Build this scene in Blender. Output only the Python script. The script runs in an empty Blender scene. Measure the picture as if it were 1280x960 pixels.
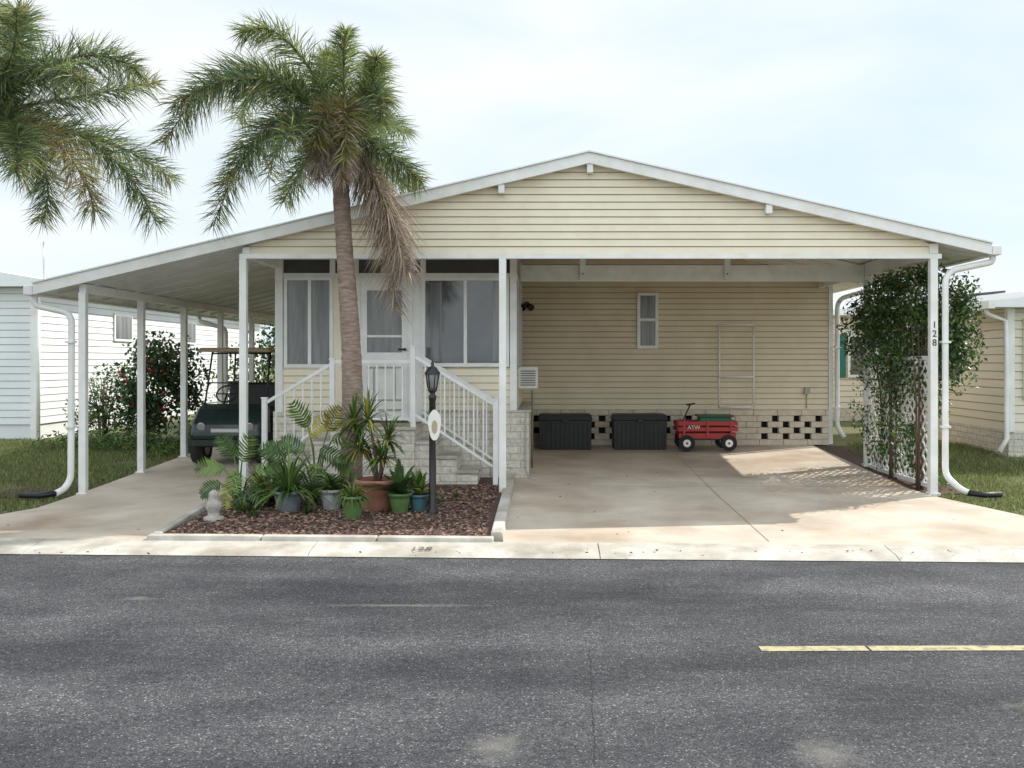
import bpy, math, random
import numpy as np
from mathutils import Vector, Matrix
random.seed(7); rng=np.random.default_rng(7)
S=bpy.context.scene
R=math.radians

# ------------------------------------------------------------------ materials
def nodes(name):
    m=bpy.data.materials.new(name); m.use_nodes=True
    nt=m.node_tree; b=nt.nodes['Principled BSDF']
    return m,nt,b
def mat(name,c,rough=.6,c2=None,scale=3.0,detail=6,bump=0,bscale=60,metal=0,spec=.5,stretch=None,c3=None,s3=.5,lo=.35,hi=.65,lo3=.42,hi3=.66):
    m,nt,b=nodes(name); N=nt.nodes; L=nt.links
    b.inputs['Roughness'].default_value=rough; b.inputs['Metallic'].default_value=metal
    b.inputs['Specular IOR Level'].default_value=spec
    b.inputs['Base Color'].default_value=(*c,1)
    tc=N.new('ShaderNodeNewGeometry'); mp=N.new('ShaderNodeMapping')
    L.new(tc.outputs['Position'],mp.inputs['Vector'])
    if stretch: mp.inputs['Scale'].default_value=stretch
    out=None
    if c2 is not None:
        n=N.new('ShaderNodeTexNoise'); n.inputs['Scale'].default_value=scale; n.inputs['Detail'].default_value=detail
        n.inputs['Roughness'].default_value=.6
        L.new(mp.outputs[0],n.inputs['Vector'])
        r=N.new('ShaderNodeValToRGB'); r.color_ramp.elements[0].position=lo; r.color_ramp.elements[1].position=hi
        r.color_ramp.elements[0].color=(*c,1); r.color_ramp.elements[1].color=(*c2,1)
        L.new(n.outputs['Fac'],r.inputs[0]); out=r.outputs[0]
    if c3 is not None:
        n=N.new('ShaderNodeTexNoise'); n.inputs['Scale'].default_value=s3; n.inputs['Detail'].default_value=7
        L.new(tc.outputs['Position'],n.inputs['Vector'])
        r=N.new('ShaderNodeValToRGB'); r.color_ramp.elements[0].position=lo3; r.color_ramp.elements[1].position=hi3
        r.color_ramp.elements[0].color=(1,1,1,1); r.color_ramp.elements[1].color=(*c3,1)
        L.new(n.outputs['Fac'],r.inputs[0])
        mx=N.new('ShaderNodeMix'); mx.data_type='RGBA'; mx.blend_type='MULTIPLY'; mx.inputs[0].default_value=1
        L.new(out,mx.inputs[6]); L.new(r.outputs[0],mx.inputs[7]); out=mx.outputs[2]
    if out: L.new(out,b.inputs['Base Color'])
    if bump:
        n=N.new('ShaderNodeTexNoise'); n.inputs['Scale'].default_value=bscale; n.inputs['Detail'].default_value=4
        L.new(mp.outputs[0],n.inputs['Vector'])
        bp=N.new('ShaderNodeBump'); bp.inputs['Strength'].default_value=bump; bp.inputs['Distance'].default_value=.02
        L.new(n.outputs['Fac'],bp.inputs['Height']); L.new(bp.outputs[0],b.inputs['Normal'])
    return m
def leafmat(name,c,rough=.5,trans=.25):
    m,nt,b=nodes(name); N=nt.nodes; L=nt.links
    g=N.new('ShaderNodeNewGeometry')
    r=N.new('ShaderNodeHueSaturation'); r.inputs['Color'].default_value=(*c,1)
    mr=N.new('ShaderNodeMapRange'); mr.inputs[3].default_value=.5; mr.inputs[4].default_value=1.6
    L.new(g.outputs['Random Per Island'],mr.inputs[0]); L.new(mr.outputs[0],r.inputs['Value'])
    L.new(r.outputs[0],b.inputs['Base Color']); b.inputs['Roughness'].default_value=rough
    if trans<=0: return m
    t=N.new('ShaderNodeBsdfTranslucent'); L.new(r.outputs[0],t.inputs['Color'])
    mx=N.new('ShaderNodeMixShader'); mx.inputs[0].default_value=trans
    L.new(b.outputs[0],mx.inputs[1]); L.new(t.outputs[0],mx.inputs[2])
    L.new(mx.outputs[0],N['Material Output'].inputs['Surface'])
    return m
def brickmat(name,c1,c2,mortar,w,h,msize=.012,bump=.6):
    m,nt,b=nodes(name); N=nt.nodes; L=nt.links
    g=N.new('ShaderNodeNewGeometry'); sp=N.new('ShaderNodeSeparateXYZ'); cb=N.new('ShaderNodeCombineXYZ')
    L.new(g.outputs['Position'],sp.inputs[0])
    ad=N.new('ShaderNodeMath'); ad.operation='ADD'; L.new(sp.outputs['X'],ad.inputs[0]); L.new(sp.outputs['Y'],ad.inputs[1])
    L.new(ad.outputs[0],cb.inputs['X']); L.new(sp.outputs['Z'],cb.inputs['Y'])
    t=N.new('ShaderNodeTexBrick'); L.new(cb.outputs[0],t.inputs['Vector'])
    t.inputs['Scale'].default_value=1; t.inputs['Brick Width'].default_value=w; t.inputs['Row Height'].default_value=h
    t.inputs['Mortar Size'].default_value=msize; t.inputs['Mortar Smooth'].default_value=.3
    t.inputs['Color1'].default_value=(*c1,1); t.inputs['Color2'].default_value=(*c2,1); t.inputs['Mortar'].default_value=(*mortar,1)
    n=N.new('ShaderNodeTexNoise'); n.inputs['Scale'].default_value=22; n.inputs['Detail'].default_value=6; L.new(g.outputs['Position'],n.inputs['Vector'])
    r=N.new('ShaderNodeValToRGB'); r.color_ramp.elements[0].position=.3; r.color_ramp.elements[1].position=.7
    r.color_ramp.elements[0].color=(.78,.77,.74,1); r.color_ramp.elements[1].color=(1.1,1.1,1.08,1); L.new(n.outputs['Fac'],r.inputs[0])
    mx=N.new('ShaderNodeMix'); mx.data_type='RGBA'; mx.blend_type='MULTIPLY'; mx.inputs[0].default_value=1
    L.new(t.outputs['Color'],mx.inputs[6]); L.new(r.outputs[0],mx.inputs[7])
    L.new(mx.outputs[2],b.inputs['Base Color']); b.inputs['Roughness'].default_value=.85
    m2=N.new('ShaderNodeMath'); m2.operation='MULTIPLY_ADD'; m2.inputs[1].default_value=-1.2
    L.new(t.outputs['Fac'],m2.inputs[0]); L.new(n.outputs['Fac'],m2.inputs[2])
    bp=N.new('ShaderNodeBump'); bp.inputs['Strength'].default_value=bump; bp.inputs['Distance'].default_value=.03
    L.new(m2.outputs[0],bp.inputs['Height']); L.new(bp.outputs[0],b.inputs['Normal'])
    return m

M={}
M['white']=mat('white_paint',(.86,.86,.85),.4,c2=(.76,.76,.74),scale=2.5,c3=(.93,.92,.88),s3=6)
M['whitemetal']=mat('white_metal',(.84,.85,.86),.35,c2=(.74,.76,.77),scale=1.2)
M['ceil']=mat('ceiling_panel',(.72,.72,.70),.5,c2=(.62,.62,.60),scale=1)
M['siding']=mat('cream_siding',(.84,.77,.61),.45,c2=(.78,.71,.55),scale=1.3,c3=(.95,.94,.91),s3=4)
M['siding_g']=mat('cream_siding_groove_shade',(.52,.45,.33),.7)  # groove colours are darkened to paint in the shadow line at each siding lap
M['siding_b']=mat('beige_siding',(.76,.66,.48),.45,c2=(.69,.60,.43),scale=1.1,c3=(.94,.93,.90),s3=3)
M['siding_bg']=mat('beige_siding_groove_shade',(.38,.31,.205),.7)
M['siding_w']=mat('white_siding',(.78,.80,.80),.5,c2=(.70,.72,.73),scale=1)
M['siding_wg']=mat('white_siding_groove_shade',(.48,.50,.51),.7)
M['siding_n']=mat('tan_siding',(.76,.70,.58),.5,c2=(.69,.63,.51),scale=1)
M['siding_ng']=mat('tan_siding_groove_shade',(.42,.38,.29),.7)
M['stone']=brickmat('split_stone',(.74,.69,.61),(.62,.58,.51),(.47,.44,.39),.26,.095,.007,.5)
M['block']=mat('tan_block',(.68,.60,.47),.85,c2=(.55,.48,.38),scale=9,bump=.3)
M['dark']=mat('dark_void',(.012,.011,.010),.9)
M['concrete']=mat('concrete',(.64,.55,.455),.8,c2=(.48,.405,.33),scale=1.3,detail=12,bump=.15,bscale=90,c3=(.62,.54,.47),s3=.85,lo3=.46,hi3=.74)
M['curb']=mat('curb_concrete',(.64,.60,.54),.85,c2=(.44,.41,.36),scale=4,detail=12,bump=.25,bscale=70,c3=(.70,.68,.64),s3=1.8)
M['joint']=mat('joint_dark',(.16,.14,.12),.9)
M['jointl']=mat('joint_light',(.30,.26,.21),.9)
M['glass']=mat('window_glass',(.06,.065,.07),.06,c2=(.11,.115,.12),scale=1.5,spec=.8)
M['screen']=mat('screen_mesh',(.05,.05,.05),.5,c2=(.075,.075,.075),scale=2)
M['curtain']=mat('curtain',(.24,.25,.25),.25,c2=(.10,.105,.11),scale=9,stretch=(1,1,.08),spec=.7)
M['black']=mat('black_plastic',(.009,.009,.010),.5,c2=(.015,.015,.017),scale=5)
M['blackmetal']=mat('black_metal',(.012,.012,.012),.35)
M['red']=mat('red_paint',(.42,.025,.02),.4,c2=(.34,.02,.018),scale=6)
M['greenp']=mat('green_plastic',(.02,.10,.05),.45)
M['cartgreen']=mat('cart_green_paint',(.012,.03,.03),.2,spec=.6)
M['tan']=mat('tan_vinyl',(.42,.34,.22),.5)
M['rubber']=mat('rubber',(.015,.015,.015),.8)
M['steel']=mat('steel',(.5,.5,.5),.3,metal=.9)
M['terra']=mat('terracotta',(.36,.16,.11),.75,c2=(.25,.11,.075),scale=8)
M['potgray']=mat('gray_pot',(.20,.22,.24),.6,c2=(.13,.145,.16),scale=8)
M['potgray2']=mat('stone_pot',(.38,.39,.39),.7,c2=(.26,.26,.26),scale=8)
M['potgreen']=mat('lime_pot',(.11,.20,.06),.5,c2=(.07,.14,.045),scale=9)
M['potteal']=mat('teal_pot',(.06,.14,.17),.4)
M['soil']=mat('soil',(.05,.03,.02),.95,bump=.8,bscale=60)
M['mulch']=mat('mulch',(.14,.085,.065),.95,c2=(.06,.038,.03),scale=28,bump=1.0,bscale=45)
M['chip']=leafmat('mulch_chips',(.27,.17,.13),.9,0)
M['trunk']=mat('palm_trunk',(.36,.275,.225),.9,c2=(.19,.135,.105),scale=9,stretch=(1,1,5),bump=.6,bscale=14)
M['boot']=mat('palm_boot',(.20,.15,.09),.9,c2=(.12,.14,.05),scale=8,stretch=(1,1,.4))
M['bark']=mat('bark',(.12,.08,.055),.9)
M['frond']=leafmat('frond_green',(.10,.15,.075),.45,.4)
M['frondl']=leafmat('frond_yellowgreen',(.24,.30,.10),.45,.5)
M['frondy']=leafmat('frond_olive',(.28,.23,.08),.6,.35)
M['fronddead']=leafmat('frond_dead',(.34,.275,.23),.8,.2)
M['leafd']=leafmat('leaf_dark',(.028,.065,.018),.4,.2)
M['leaf']=leafmat('leaf_mid',(.06,.12,.028),.4,.25)
M['leafl']=leafmat('leaf_light',(.13,.21,.045),.4,.3)
M['leafy']=leafmat('leaf_yellow',(.32,.29,.05),.45,.3)
M['flower']=leafmat('flower_red',(.5,.02,.06),.5,.2)
M['flowerw']=leafmat('flower_white',(.8,.75,.7),.5,.2)
M['grassb']=leafmat('grass_blade',(.16,.20,.065),.6,.4)
M['grassdry']=leafmat('grass_dry',(.30,.27,.13),.7,.3)
M['lawn']=mat('lawn_soil',(.10,.13,.045),.95,c2=(.17,.16,.085),scale=2.2,bump=.6,bscale=40,c3=(.75,.8,.6),s3=.7)
M['yellow']=mat('road_yellow',(.44,.39,.22),.8,c2=(.16,.155,.13),scale=16,detail=12,lo=.47,hi=.68)
M['roofdark']=mat('roof_panel_dark',(.05,.055,.065),.3)
M['greenshut']=mat('green_shutter',(.02,.15,.12),.5)
M['orn']=mat('stone_ornament',(.45,.42,.38),.8,c2=(.32,.30,.27),scale=20)
M['farleaf']=leafmat('far_leaf',(.05,.085,.03),.6,0)

def asphalt():
    m,nt,b=nodes('asphalt'); N=nt.nodes; L=nt.links
    g=N.new('ShaderNodeNewGeometry')
    def noise(s,d,sc=None,ro=.6):
        n=N.new('ShaderNodeTexNoise'); n.inputs['Scale'].default_value=s; n.inputs['Detail'].default_value=d; n.inputs['Roughness'].default_value=ro
        if sc:
            mp=N.new('ShaderNodeMapping'); mp.inputs['Scale'].default_value=sc; L.new(g.outputs['Position'],mp.inputs[0]); L.new(mp.outputs[0],n.inputs['Vector'])
        else: L.new(g.outputs['Position'],n.inputs['Vector'])
        return n
    def ramp(n,a,ca,bb,cb2):
        r=N.new('ShaderNodeValToRGB'); e=r.color_ramp.elements; e[0].position=a; e[1].position=bb; e[0].color=(*ca,1); e[1].color=(*cb2,1); L.new(n,r.inputs[0]); return r.outputs[0]
    def mul(a,c,mode='MULTIPLY',f=1):
        x=N.new('ShaderNodeMix'); x.data_type='RGBA'; x.blend_type=mode; x.inputs[0].default_value=f; L.new(a,x.inputs[6]); L.new(c,x.inputs[7]); return x.outputs[2]
    base=ramp(noise(.6,6,(.4,1.3,1)).outputs['Fac'],.38,(.036,.037,.044),.62,(.088,.088,.097))  # broad asphalt tone; its dark bands also paint in tree shade on the road
    ag=ramp(noise(85,3,None,.8).outputs['Fac'],.36,(.2,.2,.21),.66,(2.0,2.0,1.95))
    ag2=ramp(noise(26,4,None,.75).outputs['Fac'],.33,(.5,.5,.5),.68,(1.5,1.5,1.5))
    st=ramp(noise(1.7,8,(1,1,1),.7).outputs['Fac'],.3,(.65,.65,.69),.62,(1.18,1.18,1.16))
    c=mul(mul(mul(base,ag),ag2),st)
    v=N.new('ShaderNodeTexVoronoi'); v.inputs['Scale'].default_value=42; L.new(g.outputs['Position'],v.inputs['Vector'])
    ch=ramp(v.outputs['Distance'],.12,(3.4,3.3,3.0),.27,(1,1,1)); c=mul(c,ch)
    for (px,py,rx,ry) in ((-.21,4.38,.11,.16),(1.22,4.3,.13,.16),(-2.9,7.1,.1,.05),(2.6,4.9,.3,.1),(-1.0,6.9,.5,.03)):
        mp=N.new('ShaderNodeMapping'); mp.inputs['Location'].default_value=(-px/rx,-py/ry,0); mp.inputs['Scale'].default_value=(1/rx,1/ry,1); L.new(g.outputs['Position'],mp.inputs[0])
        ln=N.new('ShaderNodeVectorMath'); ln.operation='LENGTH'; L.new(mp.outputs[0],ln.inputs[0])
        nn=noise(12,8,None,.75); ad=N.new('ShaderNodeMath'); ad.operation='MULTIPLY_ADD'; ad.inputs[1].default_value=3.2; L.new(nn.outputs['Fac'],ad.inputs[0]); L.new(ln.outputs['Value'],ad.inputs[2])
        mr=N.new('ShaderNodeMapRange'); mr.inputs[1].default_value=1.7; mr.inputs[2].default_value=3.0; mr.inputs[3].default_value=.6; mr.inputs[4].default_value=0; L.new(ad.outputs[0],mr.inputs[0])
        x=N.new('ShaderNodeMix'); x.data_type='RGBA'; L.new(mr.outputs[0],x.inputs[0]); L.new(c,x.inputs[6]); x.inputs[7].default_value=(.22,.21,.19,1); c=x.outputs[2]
    L.new(c,b.inputs['Base Color']); b.inputs['Roughness'].default_value=.85; b.inputs['Specular IOR Level'].default_value=.3
    n=noise(110,3); bp=N.new('ShaderNodeBump'); bp.inputs['Strength'].default_value=.8; bp.inputs['Distance'].default_value=.012
    L.new(n.outputs['Fac'],bp.inputs['Height']); L.new(bp.outputs[0],b.inputs['Normal'])
    return m
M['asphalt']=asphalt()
M['crack']=mat('crack_tar',(.02,.02,.022),.8)

# ------------------------------------------------------------------ builders
def empty(name,loc=(0,0,0)):
    e=bpy.data.objects.new(name,None); S.collection.objects.link(e); e.location=loc; return e
class B:
    def __init__(s): s.v=[]; s.f=[]; s.m=[]; s.mats=[]; s.sm=[]
    def mi(s,k):
        if k not in s.mats: s.mats.append(k)
        return s.mats.index(k)
    def poly(s,pts,k,smooth=False):
        i=len(s.v); s.v+= [tuple(p) for p in pts]; s.f.append(tuple(range(i,i+len(pts)))); s.m.append(s.mi(k)); s.sm.append(smooth)
    def box(s,x0,x1,y0,y1,z0,z1,k,tp=0):
        t=tp
        v=[(x0,y0,z0),(x1,y0,z0),(x1,y1,z0),(x0,y1,z0),(x0+t,y0+t,z1),(x1-t,y0+t,z1),(x1-t,y1-t,z1),(x0+t,y1-t,z1)]
        i=len(s.v); s.v+=v
        for q in [(0,3,2,1),(4,5,6,7),(0,1,5,4),(1,2,6,5),(2,3,7,6),(3,0,4,7)]:
            s.f.append(tuple(i+a for a in q)); s.m.append(s.mi(k)); s.sm.append(False)
    def prism_y(s,pts,y0,y1,k):
        n=len(pts); i=len(s.v)
        s.v+=[(x,y0,z) for x,z in pts]+[(x,y1,z) for x,z in pts]
        s.f.append(tuple(range(i,i+n))); s.f.append(tuple(range(i+2*n-1,i+n-1,-1)))
        for a in range(n): s.f.append((i+a,i+n+a,i+n+(a+1)%n,i+(a+1)%n))
        s.m+=[s.mi(k)]*(n+2); s.sm+=[False]*(n+2)
    def prism_x(s,pts,x0,x1,k):
        n=len(pts); i=len(s.v)
        s.v+=[(x0,y,z) for y,z in pts]+[(x1,y,z) for y,z in pts]
        s.f.append(tuple(range(i,i+n))); s.f.append(tuple(range(i+2*n-1,i+n-1,-1)))
        for a in range(n): s.f.append((i+a,i+n+a,i+n+(a+1)%n,i+(a+1)%n))
        s.m+=[s.mi(k)]*(n+2); s.sm+=[False]*(n+2)
    def tube(s,path,r,k,seg=8,cap=True,sq=False):
        path=[Vector(p) for p in path]; n=len(path)
        rs=r if isinstance(r,(list,tuple)) else [r]*n
        i=len(s.v); up=None
        for a,p in enumerate(path):
            d=(path[min(a+1,n-1)]-path[max(a-1,0)]).normalized()
            ref=Vector((0,1,0)) if abs(d.y)<.9 else Vector((0,0,1))
            if up is None: up=ref
            u=d.cross(up if abs(d.dot(up))<.95 else Vector((1,0,0))).normalized(); w=u.cross(d).normalized(); up=w
            for j in range(seg):
                t=2*math.pi*(j+(.5 if sq else 0))/seg
                s.v.append(tuple(p+(u*math.cos(t)+w*math.sin(t))*rs[a]))
        for a in range(n-1):
            for j in range(seg):
                s.f.append((i+a*seg+j,i+a*seg+(j+1)%seg,i+(a+1)*seg+(j+1)%seg,i+(a+1)*seg+j)); s.m.append(s.mi(k)); s.sm.append(seg>4)
        if cap:
            s.f.append(tuple(i+j for j in range(seg))[::-1]); s.m.append(s.mi(k)); s.sm.append(False)
            s.f.append(tuple(i+(n-1)*seg+j for j in range(seg))); s.m.append(s.mi(k)); s.sm.append(False)
    def lathe(s,c,prof,k,seg=20):
        i=len(s.v); n=len(prof)
        for r,z in prof:
            for j in range(seg):
                t=2*math.pi*j/seg; s.v.append((c[0]+r*math.cos(t),c[1]+r*math.sin(t),c[2]+z))
        for a in range(n-1):
            for j in range(seg):
                s.f.append((i+a*seg+j,i+a*seg+(j+1)%seg,i+(a+1)*seg+(j+1)%seg,i+(a+1)*seg+j)); s.m.append(s.mi(k)); s.sm.append(True)
        s.f.append(tuple(i+(n-1)*seg+j for j in range(seg))); s.m.append(s.mi(k)); s.sm.append(False)
    def build(s,name,parent=None,bevel=0):
        me=bpy.data.meshes.new(name); me.from_pydata(s.v,[],s.f)
        for k in s.mats: me.materials.append(M[k])
        me.polygons.foreach_set('material_index',s.m); me.polygons.foreach_set('use_smooth',s.sm); me.update()
        o=bpy.data.objects.new(name,me); S.collection.objects.link(o)
        if parent: o.parent=parent
        if bevel:
            b=o.modifiers.new('bevel','BEVEL'); b.width=bevel; b.segments=2; b.limit_method='ANGLE'
        return o
def text(name,txt,size,loc,rot,k,parent):
    c=bpy.data.curves.new(name,'FONT'); c.body=txt; c.size=size; c.extrude=.002; c.align_x='CENTER'
    c.materials.append(M[k]); o=bpy.data.objects.new(name,c); S.collection.objects.link(o); o.location=loc; o.rotation_euler=rot; o.parent=parent; return o
def siding(b,fx0,fx1,y,z0,z1,k,lap=.105,axis='x',sgn=-1,gr=.011):
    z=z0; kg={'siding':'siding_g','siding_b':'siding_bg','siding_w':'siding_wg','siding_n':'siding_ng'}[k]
    while z<z1-1e-4:
        zt=min(z+lap,z1); zm=zt-gr if zt-z>gr*1.5 else zt
        a0,a1,c0,c1=fx0(z),fx1(z),fx0(zm),fx1(zm)
        d0,d1=fx0(zt),fx1(zt)
        if a1-a0>.02:
            if c1<c0: c0=c1=(c0+c1)/2
            if d1<d0: d0=d1=(d0+d1)/2
            o=sgn*.018; o2=sgn*.006
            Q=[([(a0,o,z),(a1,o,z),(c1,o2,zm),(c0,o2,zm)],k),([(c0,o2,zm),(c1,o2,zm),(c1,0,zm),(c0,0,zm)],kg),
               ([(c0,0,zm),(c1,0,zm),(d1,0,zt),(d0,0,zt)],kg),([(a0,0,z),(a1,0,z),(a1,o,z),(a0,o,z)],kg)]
            for pts,kk in Q:
                if axis=='x': b.poly([(p[0],y+p[1],p[2]) for p in pts],kk)
                else: b.poly([(y+p[1],p[0],p[2]) for p in pts],kk)
        z=zt
K=lambda v:(lambda z:v)

def g(y):
    pts=[(-400,0),(8.6,0.0),(8.95,.05),(11.8,.11),(16.6,.286),(22,.33),(400,.33)]
    for (a,za),(b_,zb) in zip(pts,pts[1:]):
        if y<=b_: return za+(zb-za)*(y-a)/(b_-a)
    return .33
cy=lambda x:8.5-.042*x

# ------------------------------------------------------------------ ground
b=B()
ys=[-400,8.3]+[8.9]+[9.5+i*.7 for i in range(12)]+[22,60,400]
xs=[-400,-60,-12,-8,-6,-4,-2,0,2,4,6,8,12,60,400]
for i in range(len(ys)-1):
    for j in range(len(xs)-1):
        za,zb=g(ys[i])-.03,g(ys[i+1])-.03
        b.poly([(xs[j],ys[i],za),(xs[j+1],ys[i],za),(xs[j+1],ys[i+1],zb),(xs[j],ys[i+1],zb)],'lawn')
b.build('ground')
b=B()
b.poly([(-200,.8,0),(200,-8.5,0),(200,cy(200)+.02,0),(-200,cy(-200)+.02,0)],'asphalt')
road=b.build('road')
b=B(); b.poly([(1.27,5.80,.004),(1.9,5.81,.004),(1.9,5.91,.004),(1.27,5.90,.004)],'yellow')
b.poly([(1.915,5.81,.004),(14,5.9,.004),(14,6.0,.004),(1.915,5.91,.004)],'yellow'); b.build('road_centre_line')
b=B()
def crack(p0,p1,n,j,w):
    P=[]
    for i in range(n+1):
        t=i/n; P.append((p0[0]+(p1[0]-p0[0])*t+random.uniform(-j,j),p0[1]+(p1[1]-p0[1])*t+random.uniform(-j,j)))
    for a,c in zip(P,P[1:]):
        d=Vector((c[0]-a[0],c[1]-a[1])).normalized(); nx,ny=-d.y*w,d.x*w
        b.poly([(a[0]-nx,a[1]-ny,.004),(c[0]-nx,c[1]-ny,.004),(c[0]+nx,c[1]+ny,.004),(a[0]+nx,a[1]+ny,.004)],'crack')
crack((.27,5.85),(.2,3.6),90,.006,.0015)
crack((1.2,5.76),(9,5.7),120,.010,.0012)
b.build('road_crack')
b=B()
def curbseg(x0,x1):
    a,c=cy(x0),cy(x1)
    b.poly([(x0,a,.006),(x1,c,.006),(x1,c+.10,.035),(x0,a+.10,.035)],'curb')
    b.poly([(x0,a+.10,.035),(x1,c+.10,.035),(x1,c+.42,.068),(x0,a+.42,.068)],'curb')
    b.poly([(x0,a+.42,.068),(x1,c+.42,.068),(x1,c+.42,-.05),(x0,a+.42,-.05)],'curb')
    b.poly([(x1,c,.006),(x1,c,-.05),(x1,c+.42,-.05),(x1,c+.42,.068),(x1,c+.10,.035)],'curb')
    b.poly([(x0,a,.006),(x0,a,-.05),(x0,a+.42,-.05),(x0,a+.42,.068),(x0,a+.10,.035)],'curb')
for x in [-60+i*2.52 for i in range(48)]: curbseg(x+.004,x+2.516)
curb=b.build('kerb')
text('painted_numbers','128',.13,(-1.07,8.66,.05),(R(5),0,0),'joint',curb)
b=B()
def sheet(poly_fn,y0,y1,n,k,dz=0):
    for i in range(n):
        a=y0+(y1-y0)*i/n; c=y0+(y1-y0)*(i+1)/n
        (l0,r0),(l1,r1)=poly_fn(a),poly_fn(c)
        b.poly([(l0,a,g(a)+dz),(r0,a,g(a)+dz),(r1,c,g(c)+dz),(l1,c,g(c)+dz)],k)
def rd(y):
    r=4.45 if y>11.9 else 4.45+(11.9-y)*.33+max(0,10.2-y)*.35
    return (-.37,r)
b.poly([(-.37,cy(-.37)+.42,.062),(5.9,cy(5.9)+.42,.062),(rd(9.0)[1],9.0,g(9.0)+.008),(-.37,9.0,g(9.0)+.008)],'concrete')
sheet(rd,9.0,16.62,12,'concrete',.008)
b.build('driveway')
b=B()
yy=12.3; b.poly([(-.2,yy,g(yy)+.012),(4.45,yy,g(yy)+.012),(4.45,yy+.008,g(yy)+.0125),(-.2,yy+.008,g(yy)+.0125)],'jointl')
for i in range(10):
    y0=9.0+i*.76; y1=y0+.76; 
    b.poly([(2.03,y0,g(y0)+.012),(2.038,y0,g(y0)+.012),(2.038,y1,g(y1)+.012),(2.03,y1,g(y1)+.012)],'jointl')
b.build('driveway_joint')
b=B()
def ld(y): return (-5.5 - max(0,10.8-y)*.45, -3.62)
b.poly([(ld(9.2)[0]-.1,cy(-6)+.42,.062),(-3.62,cy(-3.6)+.42,.062),(-3.62,9.2,g(9.2)+.008),(ld(9.2)[0],9.2,g(9.2)+.008)],'concrete')
sheet(ld,9.2,22,16,'concrete',.008)
b.build('side_driveway')
# ------------------------------------------------------------------ garden bed
bed=empty('garden_bed')
b=B(); n=10
for i in range(n):
    y0=9.05+(12.9-9.05)*i/n; y1=9.05+(12.9-9.05)*(i+1)/n
    b.poly([(-3.55,y0,g(y0)+.03),(-.5,y0,g(y0)+.03),(-.5,y1,g(y1)+.03),(-3.55,y1,g(y1)+.03)],'mulch')
b.build('mulch',bed)
b=B()
def edging(p0,p1,w=.11,h=.09,n=4):
    p0=Vector((*p0,0)); p1=Vector((*p1,0)); 
    for i in range(n):
        a=p0.lerp(p1,i/n+.002); c=p0.lerp(p1,(i+1)/n-.002); d=(c-a).normalized(); nn=Vector((-d.y,d.x,0))*w/2
        q=[a-nn,c-nn,c+nn,a+nn]; zb=[g(t.y)-.03 for t in q]; zt=[g(t.y)+h for t in q]; i0=len(b.v)
        s_=.82
        mid=[a,c,c,a]
        for t,z in zip(q,zb): b.v.append((t.x,t.y,z))
        for t,z,mm in zip(q,zt,mid): b.v.append((mm.x+(t.x-mm.x)*s_,mm.y+(t.y-mm.y)*s_,z))
        for f in [(0,3,2,1),(4,5,6,7),(0,1,5,4),(1,2,6,5),(2,3,7,6),(3,0,4,7)]:
            b.f.append(tuple(i0+e for e in f)); b.m.append(b.mi('curb')); b.sm.append(False)
edging((-3.62,9.10),(-.45,8.98),.12,.055,3)
edging((-.43,9.05),(-.43,12.9),.13,.085,4)
edging((-3.58,9.2),(-3.75,11.7),.10,.05,3)
b.build('edging',bed,bevel=.012)
def scatter_quads(name,parent,n,fn,size,asp,mats,up=.2):
    P=fn(n); n=len(P)
    d=rng.normal(size=(n,3)); d[:,2]*=up; d/=np.linalg.norm(d,axis=1)[:,None]
    e=rng.normal(size=(n,3)); e-= (e*d).sum(1)[:,None]*d; e/=np.linalg.norm(e,axis=1)[:,None]
    s=size*rng.uniform(.5,1.3,n)[:,None]
    v=np.stack([P-d*s,P+e*s*asp,P+d*s,P-e*s*asp],1).reshape(-1,3)
    f=np.arange(4*n).reshape(n,4)
    me=bpy.data.meshes.new(name); me.from_pydata(v.tolist(),[],f.tolist())
    for k in mats: me.materials.append(M[k])
    me.polygons.foreach_set('material_index',rng.integers(0,len(mats),n).astype(np.int32))
    o=bpy.data.objects.new(name,me); S.collection.objects.link(o)
    if parent: o.parent=parent
    return o
def bedpts(n):
    x=rng.uniform(-3.5,-.55,n); y=rng.uniform(9.1,12.2,n)
    z=np.array([g(t) for t in y])+.035+rng.uniform(0,.015,n); return np.stack([x,y,z],1)
scatter_quads('wood_chips',bed,9000,bedpts,.026,.3,['chip','chip','chip','soil'],.25)
def litterpts(n):
    x=np.concatenate([rng.uniform(-5.4,4.3,n//2),rng.uniform(-4.5,5,n-n//2)]); y=np.concatenate([rng.uniform(9.2,15.5,n//2),rng.normal(8.52,.12,n-n//2)])
    z=np.array([max(g(t)+.016,.06) if t>8.9 else .055 for t in y]); return np.stack([x,y,z],1)
scatter_quads('fallen_leaves',None,130,litterpts,.016,.4,['chip','bark'],.1)

# ------------------------------------------------------------------ house
house=empty('manufactured_house')
AX,AZ=.53,4.12
SL,SR=.2365,.2272
rt=lambda x: AZ-(AX-x)*SL if x<AX else AZ-(x-AX)*SR
T=.10
XL,XR=-5.98,5.24
b=B()
b.prism_y([(XL,rt(XL)),(AX,AZ),(XR,rt(XR)),(XR,rt(XR)-T),(AX,AZ-T),(XL,rt(XL)-T)],11.68,30,'whitemetal')
b.build('roof',house)
b=B()
for (xa,xb) in ((XL,AX),(AX,XR)):
    b.prism_y([(xa,rt(xa)+.012),(xb,rt(xb)+.012),(xb,rt(xb)-.115),(xa,rt(xa)-.115)],11.64,11.677,'white')
b.prism_y([(XL,rt(XL)+.03),(AX,AZ+.03),(XR,rt(XR)+.03),(XR,rt(XR)+.014),(AX,AZ+.014),(XL,rt(XL)+.014)],11.61,11.75,'whitemetal')
b.build('fascia',house)
b=B()
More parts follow.
